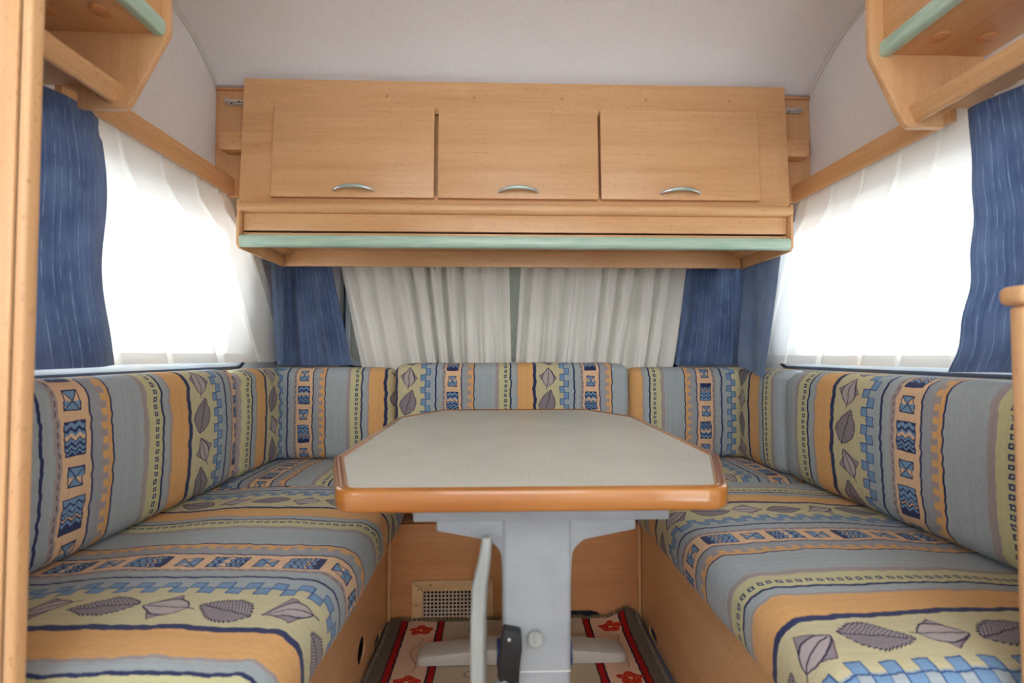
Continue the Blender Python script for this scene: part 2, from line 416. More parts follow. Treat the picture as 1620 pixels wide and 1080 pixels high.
for args in [(XL, XR, -.30, 1.1), (XL, XR, YR, -1.0), (XL, -.40, -1.0, -.30), (.50, XR, -1.0, -.30)]:
    x0, x1, y0, y1 = args; za = 1.95-(y0+1.7)*.01/2.8; zb = 1.95-(y1+1.7)*.01/2.8
    ce.add([(x0, y0, za), (x1, y0, za), (x1, y1, zb), (x0, y1, zb), (x0, y0, 1.985), (x1, y0, 1.985), (x1, y1, 1.985), (x0, y1, 1.985)],
           [(0, 3, 2, 1), (4, 5, 6, 7), (0, 1, 5, 4), (1, 2, 6, 5), (2, 3, 7, 6), (3, 0, 4, 7)])
o = ce.build('ceiling', CEIL); bm = bmesh.new(); bm.from_mesh(o.data); bmesh.ops.remove_doubles(bm, verts=bm.verts, dist=.0004); bm.to_mesh(o.data); bm.free()
o.data.polygons.foreach_set('use_smooth', [True]*len(o.data.polygons)); o.data.set_sharp_from_angle(angle=math.radians(32)); struct(o)
wall_out = [(YR, 0), (YB, 0), (YB, 1.5)]+NOSE[1:-1]+[(-1.7, 1.95)]
WIN = rrect(.66, 1.735, .838, 1.345, .05)
REARW = rrect(-1.25, -.35, .88, 1.48, .05)
struct(holed('wall_left', CEIL, None, wall_out, [WIN, REARW], 0, XL-.03, XL))
DOORH = rrect(-1.45, -.75, .12, 1.80, .06)
struct(holed('wall_right', CEIL, None, wall_out, [WIN, DOORH], 0, XR, XR+.03))
FW = rrect(-.66, .79, .83, 1.34, .05)
struct(holed('wall_front', CEIL, None, [(XL, 0), (XR, 0), (XR, 1.5), (XL, 1.5)], [FW], 1, YB, YB+.03))
RW = rrect(-.5, .65, .95, 1.55, .05)
struct(holed('wall_rear', CEIL, None, [(XL, 0), (XR, 0), (XR, 1.97), (XL, 1.97)], [RW], 1, YR-.03, YR))
def grow(r, d):
    cx = sum(p[0] for p in r)/len(r); cy = sum(p[1] for p in r)/len(r)
    return [(p[0]+(d if p[0] > cx else -d), p[1]+(d if p[1] > cy else -d)) for p in r]
def window(name, outl, axis, inside, outside, label=None):
    s = 1 if inside > outside else -1
    root = bpy.data.objects.new(name, None); COL.objects.link(root); root['kind'] = 'structure'
    c = [sum(p[i] for p in outl)/len(outl) for i in (0, 1)]; mid = (inside+outside)/2
    root.location = (mid, c[0], min(p[1] for p in outl)) if axis == 0 else (c[0], mid, min(p[1] for p in outl))
    MB().ring(grow(outl, .022), grow(outl, -.006), axis, inside-.002*s, inside+.010*s).build('window_frame', ALU, root, bevel=.002)
    MB().ring(grow(outl, .0225), grow(outl, .012), axis, inside+.0102*s, inside+.014*s).build('rubber_gasket', SEAL, root, bevel=.002)
    MB().ring(grow(outl, -.004), grow(outl, -.020), axis, outside, inside+.004*s).build('window_seal', SEAL, root, bevel=.0015)
    MB().prism(grow(outl, -.012), axis, mid-.002, mid+.002).build('window_pane', PANE, root)
    return root
window('window_1', WIN, 0, XL, XL-.03); window('window_2', WIN, 0, XR, XR+.03); window('window_3', FW, 1, YB, YB+.03)
window('window_4', REARW, 0, XL, XL-.03); window('window_5', RW, 1, YR, YR-.03)
box('door_1', CREAM, None, XR+.03, XR+.73, -1.50, -1.47, .12, 1.80, bevel=.01)['kind'] = 'structure'
# piping in the angle between side walls and ceiling
for nm, x in (('trim_1', XL+.004), ('trim_2', XR-.004)):
    pts = [(x, p[0]-.003, p[1]-.006) for p in NOSE[2:]]
    fine = []
    for a, c in zip(pts[:-1], pts[1:]):
        for k in range(4): fine.append(Vector(a).lerp(Vector(c), k/4))
    fine.append(pts[-1]); MB().tube(fine, .004, 8).build(nm, PIPE, smooth=True, angle=60)['kind'] = 'structure'
# wooden rails above the side windows
for nm, xf, sg, y0, zb in (('trim_3', -.905, -1, .952, 1.411), ('trim_4', 1.035, 1, 1.002, 1.405)):
    xw = XL if sg < 0 else XR
    m_ = MB().box(*sorted((xf, xf+sg*.016)), y0, 1.566, zb, zb+.058)
    m_.box(*sorted((xf+sg*.0165, xw)), y0, 1.566, zb+.048, zb+.058)
    m_.build(nm, WY, bevel=.002)['kind'] = 'structure'
# ------------------------------------------------------------------ cushions
def cushion(name, path, T, z0, z1, r, label, group, ufn, v0, vsign=1, bulge=.012, crown=.0, wr=.0022, cat='cushion', seed=0., rb=None):
    """path: list of ((x,y), (nx,ny)) along the front face with the direction towards the wall. ufn(i, s) gives u."""
    H = z1-z0; NS, NH, NT = 6, 14, 14
    def profile(dl):
        rr = max(r-dl, .0015); d0, d1, a, b = dl, T-dl, dl, H-dl
        P = []
        def arc(cx, cz, A0, A1):
            for k in range(NS+1):
                t = math.radians(A0+(A1-A0)*k/NS); P.append((cx+rr*math.cos(t), cz+rr*math.sin(t)))
        def line(p, q, n):
            for k in range(1, n): P.append((p[0]+(q[0]-p[0])*k/n, p[1]+(q[1]-p[1])*k/n))
        arc(d0+rr, a+rr, 270, 180); line((d0, a+rr), (d0, b-rr), NH)
        arc(d0+rr, b-rr, 180, 90); line((d0+rr, b), (d1-rr, b), NT)
        arc(d1-rr, b-rr, 90, 0); line((d1, b-rr), (d1, a+rr), NH)
        arc(d1-rr, a+rr, 0, -90); line((d1-rr, a), (d0+rr, a), NT)
        return P
    P0 = profile(0); n = len(P0); arcs = [0]
    for i in range(1, n): arcs.append(arcs[-1]+math.dist(P0[i], P0[i-1]))
    # resample path
    S = [0]
    for i in range(1, len(path)): S.append(S[-1]+math.dist(path[i][0], path[i-1][0]))
    Ltot = S[-1]
    st = set(round(r*(1-math.cos(PI/2*k/6)), 5) for k in range(7)); st |= set(round(Ltot-x, 5) for x in list(st))
    m = max(4, int(Ltot/.025)); st |= set(round(r+(Ltot-2*r)*k/m, 5) for k in range(m+1))
    for x in S[1:-1]: st |= {round(x, 5), round(x-.006, 5), round(x+.006, 5)}
    st = sorted(st); st = [x for i, x in enumerate(st) if i == 0 or x-st[i-1] > 1e-4]
    V = []; UV = []; F = []
    for s in st:
        k = 0
        while k < len(S)-2 and s > S[k+1]: k += 1
        t = (s-S[k])/(S[k+1]-S[k]); p = Vector(path[k][0]).lerp(Vector(path[k+1][0]), t)
        # direction towards the wall: constant on straights, mitre at bends
        nn = Vector(path[k][2] if len(path[k]) > 2 else path[k][1])
        bend = None
        for j in range(1, len(path)-1):
            if abs(s-S[j]) < 1e-4: bend = path[j][1]
        mvec = Vector(bend) if bend else nn
        e = min(s, Ltot-s); dl = 0 if e >= r else r-math.sqrt(max(0, r*r-(r-e)**2))
        dl = min(dl, r-.0005)
        Q = profile(dl)
        dj = min([abs(s-x) for x in S[1:-1]]+[9])
        endf = min(1, e/.08)
        for (d, h), ar, (d_, h_) in zip(Q, arcs, P0):
            bl = 0; cr = 0
            if d_ < T*.5: bl = bulge*math.sin(PI*min(1, max(0, h_/H)))*min(1, dj/.05+.2)*endf
            if h_ > H*.5: cr = crown*math.sin(PI*min(1, max(0, d_/T)))*endf*min(1, max(0, (T-d_-.13)/.12) if T > .3 else 1)
            nv = noise.noise(Vector((s*7+seed, h_*9, d_*7)))*wr + noise.noise(Vector((s*22+seed, h_*14, d_*14)))*wr*.45
            side = nv if d_ < T*.2 else 0; topn = nv*(min(1, max(0, (T-d_-.13)/.12)) if T > .3 else 1) if h_ > H*.8 else 0
            q = p+mvec*(d-bl-side)
            V.append((q.x, q.y, z0+h+cr+topn)); UV.append((ufn(s), v0+vsign*ar))
    for i in range(len(st)-1):
        for k in range(n): F.append((i*n+k, i*n+(k+1) % n, (i+1)*n+(k+1) % n, (i+1)*n+k))
    # per-loop uv is needed at the profile seam only, which lies underneath
    F += [tuple(range(n-1, -1, -1)), tuple(range((len(st)-1)*n, len(st)*n))]
    o = obj(name, V, F, UPH, smooth=True, uvs=UV, angle=60)
    bm = bmesh.new(); bm.from_mesh(o.data); bmesh.ops.recalc_face_normals(bm, faces=bm.faces); bm.to_mesh(o.data); bm.free()
    tag(o, label, cat, group); return o
P = .54
def straight(p, q, nrm): return [(p, nrm), (q, nrm)]
WL, WR = (-1, 0), (1, 0)
SG = 'seat cushions of the lounge'; BG = 'backrest cushions of the lounge'
arc0 = .035*PI/2*0
# seats
cushion('seat_cushion', straight((-.302, .575), (-.302, 1.502), WL), .668, .32, .45, .045, 'long striped seat cushion on the left bench', SG,
        lambda s: (.575+s-.709)*P/.535, .0, bulge=.006, crown=.012, wr=.005, seed=3)
cushion('seat_cushion', straight((.436, 1.502), (.436, .575), WR), .664, .32, .45, .045, 'long striped seat cushion on the right bench', SG,
        lambda s: (1.246-(1.502-s))*P/.53, .02, bulge=.006, crown=.012, wr=.005, seed=11)
cushion('seat_cushion', straight((-.968, 1.513), (-.306, 1.513), (0, 1)), .45, .32, .45, .04, 'striped corner seat cushion behind the left bench seat, partly under the table', SG,
        lambda s: -.968+s+1.007, .0, bulge=.004, crown=.006, seed=5)
cushion('seat_cushion', straight((.440, 1.513), (1.098, 1.513), (0, 1)), .45, .32, .45, .04, 'striped corner seat cushion behind the right bench seat, beside the table end', SG,
        lambda s: .438+s-.723, .0, bulge=.004, crown=.006, seed=6)
cushion('seat_cushion', straight((-.301, 1.513), (.435, 1.513), (0, 1)), .445, .32, .447, .04, 'striped centre seat cushion hidden beneath the far end of the table', SG,
        lambda s: -.30+s+.2, .0, bulge=.004, crown=.006, seed=8)
# backrests; v is the height above the floor
vb = .45-.04*PI/2+.04
cushion('backrest_cushion', straight((-.865, .575), (-.865, 1.548), WL), .105, .4515, .815, .04, 'long striped backrest cushion below the left window', BG,
        lambda s: (.575+s-1.283)*P/.575, vb-.025, bulge=.016, crown=.006, seed=1)
cushion('backrest_cushion', straight((.972, 1.542), (.972, .575), WR), .128, .4515, .808, .045, 'long striped backrest cushion below the right window', BG,
        lambda s: (1.293-(1.542-s))*P/.585, vb-.003, bulge=.016, crown=.006, seed=2)
cushion('backrest_cushion', [((-.865, 1.55), WL), ((-.865, 1.83), (-1, 1), (0, 1)), ((-.418, 1.83), (0, 1))], .105, .4515, .812, .035,
        'angled striped cushion in the left rear corner of the seating', BG, lambda s: s+1.55-1.83+.127, vb-.03, bulge=.010, crown=.004, seed=4)
cushion('backrest_cushion', [((.522, 1.815), (0, 1)), ((.972, 1.815), (1, 1), (1, 0)), ((.972, 1.545), (1, 0))], .118, .4515, .812, .035,
        'angled striped cushion in the right rear corner, its pattern upside down', BG, lambda s: 1.048-(.522+s), vb+.99, vsign=-1, bulge=.010, crown=.004, seed=7)
cushion('backrest_cushion', straight((-.412, 1.785), (.516, 1.785), (0, 1)), .13, .4515, .828, .035, 'middle striped backrest cushion behind the table, standing a little higher', BG,
        lambda s: -.412+s+.403, vb-.01, bulge=.010, crown=.008, seed=9)

# ------------------------------------------------------------------ bench boxes
def circ(cx, cy, r, n=20): return [(cx+r*math.cos(2*PI*k/n), cy+r*math.sin(2*PI*k/n)) for k in range(n)]
t = thing('bench_base', (-.66, 1.04, 0), 'beech bench box under the left seat, with a round finger hole', 'bench')
holed('front_panel', WY, t, [(.575, 0), (1.50, 0), (1.50, .315), (.575, .315)], [circ(1.234, .090, .033), rrect(1.36, 1.43, .004, .034, .014)], 0, -.368, -.363)
box('seat_board', WX, t, XL+.005, -.380, .575, 1.50, .300, .317)
box('end_panel', WX, t, XL+.005, -.380, .575, .59, 0, .298)
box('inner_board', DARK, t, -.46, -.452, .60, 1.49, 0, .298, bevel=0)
t = thing('bench_base', (.79, 1.04, 0), 'beech bench box under the right seat', 'bench')
holed('front_panel', WY, t, [(.575, 0), (1.50, 0), (1.50, .315), (.575, .315)], [rrect(1.36, 1.43, .004, .034, .014)], 0, .467, .472)
box('seat_board', WX, t, .484, XR-.005, .575, 1.50, .300, .317)
box('end_panel', WX, t, .484, XR-.005, .575, .59, 0, .298)
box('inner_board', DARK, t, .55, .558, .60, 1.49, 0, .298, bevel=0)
t = thing('bench_base', (.05, 1.75, 0), 'beech bench box across the rear, with the vent grille', 'bench')
holed('front_panel', WXd, t, [(-.376, .0), (.12, .0), (.122, .030), (.30, .030), (.322, .024), (.345, .0), (.480, .0), (.480, .315), (-.376, .315)],
      [rrect(-.245, -.055, .008, .103, .003)], 1, 1.510, 1.525)
box('seat_board', WXd, t, -.96, 1.09, 1.527, 2.01, .300, .317)
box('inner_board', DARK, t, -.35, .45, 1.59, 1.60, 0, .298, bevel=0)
box('corner_strip', WZ, t, -.362, -.350, 1.498, 1.5095, 0, .315, bevel=.003)
box('corner_strip', WZ, t, .454, .466, 1.498, 1.5095, 0, .315, bevel=.003)
# vent grille: mitred frame, perforated sheet
v = thing('vent_grille', (-.15, 1.5, 0), 'tan perforated vent in a mitred beech frame low on the rear bench', 'vent')
fo = [(-.283, .002), (-.019, .002), (-.019, .137), (-.283, .137)]; fi = [(-.247, .006), (-.055, .006), (-.055, .103), (-.247, .103)]
for i in range(4):
    j = (i+1) % 4
    q = [fo[i], fo[j], fi[j], fi[i]]; cx = sum(p[0] for p in q)/4; cz = sum(p[1] for p in q)/4
    q = [(cx+(p[0]-cx)*.996, cz+(p[1]-cz)*.98) for p in q]
    prism('frame_strip', VFR, v, q, 1, 1.499, 1.5085, bevel=.002)
for x, z in ((-.222, .124), (-.083, .124), (-.262, .108), (-.268, .06), (-.038, .108), (-.040, .06)):
    MB().tube([(x, 1.4984, z), (x, 1.4995, z)], .0022, 8).build('nail', DARK, v)
hol = []
nx, nzr = 16, 8
for i in range(nx):
    for j in range(nzr):
        cx = -.247+.006+i*.01205; cz = .0985-j*.0118
        hol.append([(cx-.0037, cz-.0037), (cx+.0037, cz-.0037), (cx+.0037, cz+.0037), (cx-.0037, cz+.0037)])
holed('perforated_sheet', VENTM, v, [(-.2465, .0065), (-.0555, .0065), (-.0555, .1035), (-.2465, .1035)], hol, 1, 1.5030, 1.5050)

# ------------------------------------------------------------------ rug
nu, nv = 60, 80; V = []; UV = []; F = []
x0, x1, y0, y1 = -.350, .445, -.35, 1.497
def rugz(x, y):
    z = .010+.0025*noise.noise(Vector((x*9, y*7, 0)))
    e = min(x-x0, x1-x)
    cr = max(0, 1-math.hypot(x-x1+.03, (y-y1))/.10); z += .030*cr*cr
    z += .012*max(0, (y-1.44)/.057)**2*(.4+.6*abs(noise.noise(Vector((x*14, 1, 2)))))
    return z
for j in range(nv+1):
    for i in range(nu+1):
        x = x0+(x1-x0)*i/nu; y = y0+(y1-y0)*j/nv
        x += .006*noise.noise(Vector((y*6, i/nu*2, 4)))*(1 if i in (0, nu) else .4)
        V.append((x, y, rugz(x, y))); UV.append((x, y))
for j in range(nv):
    for i in range(nu): a = j*(nu+1)+i; F.append((a, a+1, a+nu+2, a+nu+1))
n0 = len(V)
for k in range(n0): V.append((V[k][0], V[k][1], .0006)); UV.append(UV[k])
bd = [i for i in range(nu+1)]+[j*(nu+1)+nu for j in range(1, nv+1)]+[nv*(nu+1)+i for i in range(nu-1, -1, -1)]+[j*(nu+1) for j in range(nv-1, 0, -1)]
for k in range(len(bd)): a, c = bd[k], bd[(k+1) % len(bd)]; F.append((a, a+n0, c+n0, c))
F.append(tuple(b_+n0 for b_ in reversed(bd)))
rt = thing('rug', (.05, .6, 0), 'beige runner with red stripes and red flowers on the floor beneath the table', 'rug')
obj('woven_field', V, F, RUG, rt, uvs=UV, smooth=True, angle=50)
FR, b = newmat('olive_fringe', lin((112, 96, 70)), 1.)
fr = MB()
for k in range(260):
    x = x0+.006+(x1-x0-.012)*k/259+random.uniform(-.001, .001); y = 1.496; z = rugz(x, y)-.002
    fr.tube([(x, y-.006, z+.001), (x+random.uniform(-.004, .004), y-.001, z+.005+random.uniform(0, .004)), (x+random.uniform(-.005, .005), y+.0015, z+.003+random.uniform(0, .007))], [.0016, .0014, .0008], 4)
o = fr.build('fringe', FR, rt); o['kind'] = 'stuff'
BIND, b = newmat('grey_woven_binding', rough=1.)
g = nz(coords('Object', (1, .3, 1)), 300, 2); setc(b, ramp(g, [(.3, lin((84, 78, 74))), (.7, lin((138, 130, 120)))]))
for xs, sx in ((x0, -1), (x1, 1)):
    mbd = MB(); pts = []
    for k in range(50):
        y = y0+(1.485-y0)*k/49; xx = xs+.006*noise.noise(Vector((y*6, (0 if sx < 0 else 2), 4)))+.002*sx
        pts.append((xx, y, max(.008, rugz(xs, y)-.001)))
    mbd.tube(pts, .0075, 8, flat=.8).build('binding', BIND, rt, smooth=True, angle=60)

# ------------------------------------------------------------------ table
t = thing('dining_table', (.058, 1.18, 0), 'grey-topped eight-sided table with glossy orange-brown wood rim on a pale pedestal', 'table')
octo = [(-.225, .690), (.335, .690), (.440, .905), (.440, 1.465), (.322, 1.675), (-.222, 1.675), (-.322, 1.465), (-.322, .905)]
octo = [(-.240, .678), (.345, .678), (.441, .905), (.441, 1.465), (.322, 1.672), (-.206, 1.672), (-.325, 1.465), (-.325, .905)]
def scale_poly(p, d):
    cx, cy = .058, 1.18
    out = []
    N = len(p)
    for i in range(N):
        a = Vector(p[i-1]); c = Vector(p[i]); e = Vector(p[(i+1) % N])
        d1 = (c-a).normalized(); d2 = (e-c).normalized(); n1 = Vector((-d1.y, d1.x)); n2 = Vector((-d2.y, d2.x))
        m = (n1+n2).normalized(); out.append(tuple(c+m*(d/max(.3, m.dot(n1)))))
    return out
def rim_loop(d, r): return rounded(scale_poly(octo, d), r, 7)
prof = [(.0195, .6355, .04), (.005, .6355, .055), (.001, .638, .06), (.0, .642, .06), (.0, .6635, .06), (.0015, .6675, .058), (.005, .6698, .055), (.0085, .6695, .05), (.0105, .6685, .048), (.0125, .6690, .045), (.0145, .6702, .042), (.0165, .6697, .040), (.0195, .6675, .04)]
V = []; F = []; n = None
for d, z, r in prof:
    L = rim_loop(d, r-.012); n = len(L); V += [(p[0], p[1], z-.0) for p in L]
for i in range(len(prof)-1):
    for k in range(n): F.append((i*n+k, i*n+(k+1) % n, (i+1)*n+(k+1) % n, (i+1)*n+k))
a = (len(prof)-1)*n
for k in range(n): F.append((a+k, a+(k+1) % n, (k+1) % n, k))
obj('edge_band', V, F, WRIM, t, smooth=True, angle=50)
L = rim_loop(.0165, .028)
MB().prism(L, 2, .637, .6675).build('tabletop', LAM, t)
# underside plate and brackets
box('mounting_plate', PLAST, t, -.135, .270, .722, .90, .6075, .635, bevel=.003)
br = MB(); cx = .060
outl = [(cx-.160, .6065), (cx-.160, .588), (cx-.075, .572), (cx-.057, .555), (cx-.055, .50), (cx+.055, .50), (cx+.057, .555), (cx+.075, .572), (cx+.160, .588), (cx+.160, .6065)]
outl = rounded(outl, [0, .004, .02, .03, 0, 0, .03, .02, .004, 0], 5)
MB().prism(outl, 1, .735, .795).build('bracket', PLAST, t, bevel=.003)
col = MB()
V = []; 
for z, hw, hd in ((.6065, .0565, .034), (.50, .0555, .034), (.34, .0535, .033), (.06, .0525, .033)):
    for p in rrect(cx-hw, cx+hw, .765-hd, .765+hd, .009, 4): V.append((p[0], p[1], z))
n = 20; F = [tuple(range(n)), tuple(range(4*n-1, 3*n-1, -1))]
for i in range(3):
    for k in range(n): F.append((i*n+k, i*n+(k+1) % n, (i+1)*n+(k+1) % n, (i+1)*n+k))
obj('pedestal', V, F, PLAST, t, smooth=True, angle=40)
# far pedestal with its own flat foot; near foot below the picture
V = []
for z, hw, hd in ((.635, .050, .030), (.03, .046, .030)):
    for p in rrect(.064-hw, .064+hw, 1.32-hd, 1.32+hd, .009, 4): V.append((p[0], p[1], z))
obj('pedestal', V, [tuple(range(n)), tuple(range(2*n-1, n-1, -1))]+[(k, (k+1) % n, n+(k+1) % n, n+k) for k in range(n)], PLAST, t, smooth=True, angle=40)
def foot(yc):
    hw = .293; V = []; F = []; xs = [-hw, -hw+.006, -hw+.02, -hw+.05, -.10, 0, .10, hw-.05, hw-.02, hw-.006, hw]
    for x in xs:
        e = 1-abs(x)/hw; h = .034+.022*min(1, (1-abs(x)/hw)*1.2); yw = .036
        if abs(x) >= hw-.0001: h *= .75; yw *= .72
        elif abs(x) >= hw-.007: h *= .93; yw *= .92
        for yy, zz in ((-yw, .0125), (-yw, h-.008), (-yw+.004, h-.002), (-yw+.011, h), (yw-.011, h), (yw-.004, h-.002), (yw, h-.008), (yw, .0125)):
            V.append((.064+x, yc+yy, zz))
    m = 8
    for i in range(len(xs)-1):
        for k in range(m): F.append((i*m+k, i*m+(k+1) % m, (i+1)*m+(k+1) % m, (i+1)*m+k))
    F += [tuple(range(m)), tuple(range(len(xs)*m-1, (len(xs)-1)*m-1, -1))]
    return obj('foot', V, F, FOOTM, t, smooth=True, angle=40)
foot(1.318); foot(.765)
# folding strut beside the pedestal
path = [(-.018, .70, .590), (-.022, .70, .555), (-.029, .70, .515), (-.0315, .70, .47), (-.0315, .70, .30), (-.032, .70, .08)]
V = []; 
for (x, y, z), hw, dw in zip(path, (.0075, .010, .0125, .0125, .0125, .0125), (.006, .010, .018, .02, .02, .02)):
    V += [(x-hw, y+.004, z), (x-hw+.003, y, z), (x+hw*.55, y, z), (x+hw*.75, y+.004, z), (x+hw, y+.008+dw, z), (x-hw, y+.008+dw, z)]
F = [(5, 4, 3, 2, 1, 0), tuple(range(30, 36))]
for i in range(5):
    for k in range(6): F.append((i*6+k, i*6+(k+1) % 6, (i+1)*6+(k+1) % 6, (i+1)*6+k))
obj('folding_strut', V, F, SLATM, t, bevel=.0012)
# axle with navy collars, black release lever, white peg
MB().tube([(-.004, .775, .372), (.002, .775, .372)], .021, 20).build('axle_collar', NAVYP, t, bevel=.002)
MB().tube([(.116, .775, .372), (.121, .775, .372)], .021, 20).build('axle_collar', NAVYP, t, bevel=.002)
V = rounded([(.0065, .4455), (.034, .4395), (.0355, .415), (.033, .398), (.030, .356), (.010, .350), (-.003, .374), (.001, .395), (.002, .42)], .004, 3)
lv = prism('release_lever', BLACK, t, V, 1, .7135, .7305, bevel=.002)
MB().tube([(.0155, .7128, .430), (.0155, .716, .430)], .0028, 12).build('rivet', CHROME, lv, bevel=.0006)
prism('lever_tip', PLAST, t, rounded([(-.012, .352), (.0, .366), (.010, .369), (.020, .358), (.022, .33), (-.012, .33)], .005, 3), 1, .709, .731, bevel=.003)
pg = MB().tube([(.057, .7325, .423), (.057, .724, .423), (.057, .722, .423)], [.0125, .0125, .0105], 20).build('peg', SLATM, t, smooth=True, angle=40)
box('peg_grip', SLATM, pg, .0555, .0585, .716, .7215, .421, .439, bevel=.0008)
# hairline joint across the pedestal
box('joint_line', PIPE, t, cx-.0535, cx+.0535, .7305, .7325, .3690, .3698, bevel=0)

# ------------------------------------------------------------------ overhead cabinet across the front
c = thing('overhead_cabinet', (.065, 1.7, 1.21), 'wide beech overhead cabinet with three doors and a green-edged shelf, above the rear window', 'cabinet')
fy = lambda z: 1.50+.02*(z-1.37)/.42
def slab(name, mat, x0, x1, z0, z1, yo, th, par=c, bevel=.0015):
    return prism(name, mat, par, [(fy(z0)+yo, z0), (fy(z0)+yo+th, z0), (fy(z1)+yo+th, z1), (fy(z1)+yo, z1)], 0, x0, x1, bevel=bevel)
ff = holed('face_frame', WX, c, [(-.852, 1.362), (.983, 1.362), (.983, 1.790), (-.852, 1.790)], [[(-.728, 1.395), (.859, 1.395), (.859, 1.677), (-.728, 1.677)]], 1, 0, .016, origin=(.065, .008, 1.362))
for v_ in ff.data.vertices: v_.co.y += fy(v_.co.z+1.362)-1.5
ff.location.y += 1.5-.0
prism('carcass', WX, c, [(1.519, 1.362), (1.98, 1.362), (1.98, 1.50), (1.60, 1.768), (1.535, 1.768)], 0, -.848, .979, bevel=.001)
for x0, x1 in ((-.742, -.2155), (-.2025, .3285), (.3375, .8725)):
    z0 = 1.3815+.001*(x0 > 0); d = slab('door', WX, x0, x1, z0, 1.690, -.0175, .0165, bevel=.0015)
    hx = {-.742: -.476, -.2025: .0615, .3375: .6015}[x0]; pts = []; rs = []
    for k in range(25):
        s = -1+2*k/24; pts.append((hx+s*.065, fy(1.41)-.0175-.003-.020*(1-s*s)**.6, 1.403+.0085*(1-s*s))); rs.append(.0054+.0010*(1-abs(s)) if abs(s) < .95 else .0036)
    h = MB(); h.cur = 1; h.tube(pts[:6], rs[:6], 10); h.cur = 0; h.tube(pts[5:20], [r*1.12 for r in rs[5:20]], 10); h.cur = 1; h.tube(pts[19:], rs[19:], 10)
    for s in (-1, 1): h.tube([(hx+s*.063, fy(1.41)-.0178, 1.4035), (hx+s*.063, fy(1.41)-.026, 1.4045)], .0045, 10)
    h.build('handle', [HGREEN, CHROME], d, smooth=True, angle=50)
for xx in (-.378, -.085, .212, .500, .788):
    yy = fy(1.737); MB().tube([(xx, yy-.0002, 1.737), (xx, yy-.0012, 1.737)], [.0052, .0046], 14).build('screw_cap', WXd, c)
# half-round ledge, flap, slot, green lip, shelf
cz = 1.340; hr = .0175
led = [(1.500, cz+hr), (1.468, cz+hr)]+[(1.468-hr*math.sin(a), cz+hr*math.cos(a)) for a in [PI*k/12 for k in range(1, 12)]]+[(1.468, cz-hr), (1.500, cz-hr)]
MB().prism(led, 0, -.832, .962).build('ledge', WX, c, smooth=True, angle=40)
box('flap_panel', WX, c, -.820, .950, 1.470, 1.486, 1.2665, 1.3220, bevel=.001)
box('lower_strip', WX, c, -.820, .950, 1.471, 1.486, 1.2515, 1.2600, bevel=.0008)
box('slot_back', DARK, c, -.820, .950, 1.4865, 1.492, 1.25, 1.325, bevel=0)
gl_ = [(1.486, 1.2510), (1.462, 1.2510)]+[(1.462-.009*math.sin(a), 1.232+.019*math.cos(a)) for a in [PI*k/10 for k in range(1, 10)]]+[(1.462, 1.213), (1.470, 1.2115), (1.486, 1.218)]
MB().prism(gl_, 0, -.824, .954).build('green_lip', GREEN, c, smooth=True, angle=40)
box('shelf_board', WX, c, -.820, .950, 1.4925, 1.755, 1.268, 1.280, bevel=.001)
box('rear_board', WX, c, -.820, .950, 1.7565, 1.772, 1.208, 1.36, bevel=.001)
for xa, xb in ((-.834, -.8245), (.9545, .964)):
    prism('side_panel', WZ, c, rounded([(1.455, 1.361), (1.455, 1.222), (1.468, 1.207), (1.773, 1.206), (1.773, 1.361)], [0, .006, .01, 0, 0], 4), 0, xa, xb, bevel=.001)
for s, xx in ((1, -.820), (-1, .950)):
    q = [(xx, 1.2675), (xx, 1.2460)]+[(xx+s*(.006+.020*math.sin(a)), 1.2675-.0205*math.cos(a)) for a in [PI/2*k/6 for k in range(0, 7)]]
    MB().prism(q, 1, 1.60, 1.7560).build('quarter_round', WY, c, smooth=True, angle=40)
# fillers between cabinet and side walls
for xa, xb, lab in ((XL+.002, -.8485, -1), (.9795, XR-.002, 1)):
    box('filler_panel', WZ, c, xa, xb, 1.568, 1.580, 1.407, 1.782, bevel=.001)
    box('capping_strip', WXd, c, xa, xb, 1.562, 1.5675, 1.7755, 1.784, bevel=.0008)
    lx = (-.938, -.845) if lab < 0 else (.976, 1.072)
    prism('stop_block', WX, c, rounded([(lx[0], 1.553), (lx[1], 1.553), (lx[1], 1.612), (lx[0], 1.612)], [.016 if lab < 0 else 0, .016 if lab > 0 else 0, .004, .004], 5), 1, 1.528, 1.5675, bevel=.001)
    hb = MB(); xo = -.90 if lab < 0 else 1.032
    hb.box(xo-.032, xo+.034, 1.5600, 1.5670, 1.724, 1.741); hb.box(xo-.036*(1), xo+.030, 1.553, 1.560, 1.729, 1.736)
    hb.tube([(xo+.018*lab, 1.550, 1.7325), (xo+.018*lab, 1.566, 1.7325)], .0052, 12); hb.tube([(xo+.006*lab, 1.549, 1.728), (xo+.030*lab, 1.549, 1.739)], .0028, 8)
    hb.tube([(xo+.038*lab, 1.556, 1.7325), (xo+.026*lab, 1.556, 1.7325)], .004, 8)
    hb.build('hinge', CHROME, c, bevel=.0006)
    for k in (-1, 1): MB().tube([(xo+.012*k, 1.5515, 1.7265+.004*k), (xo+.012*k, 1.5530, 1.7265+.004*k)], .0026, 8).build('screw', DARK, c)

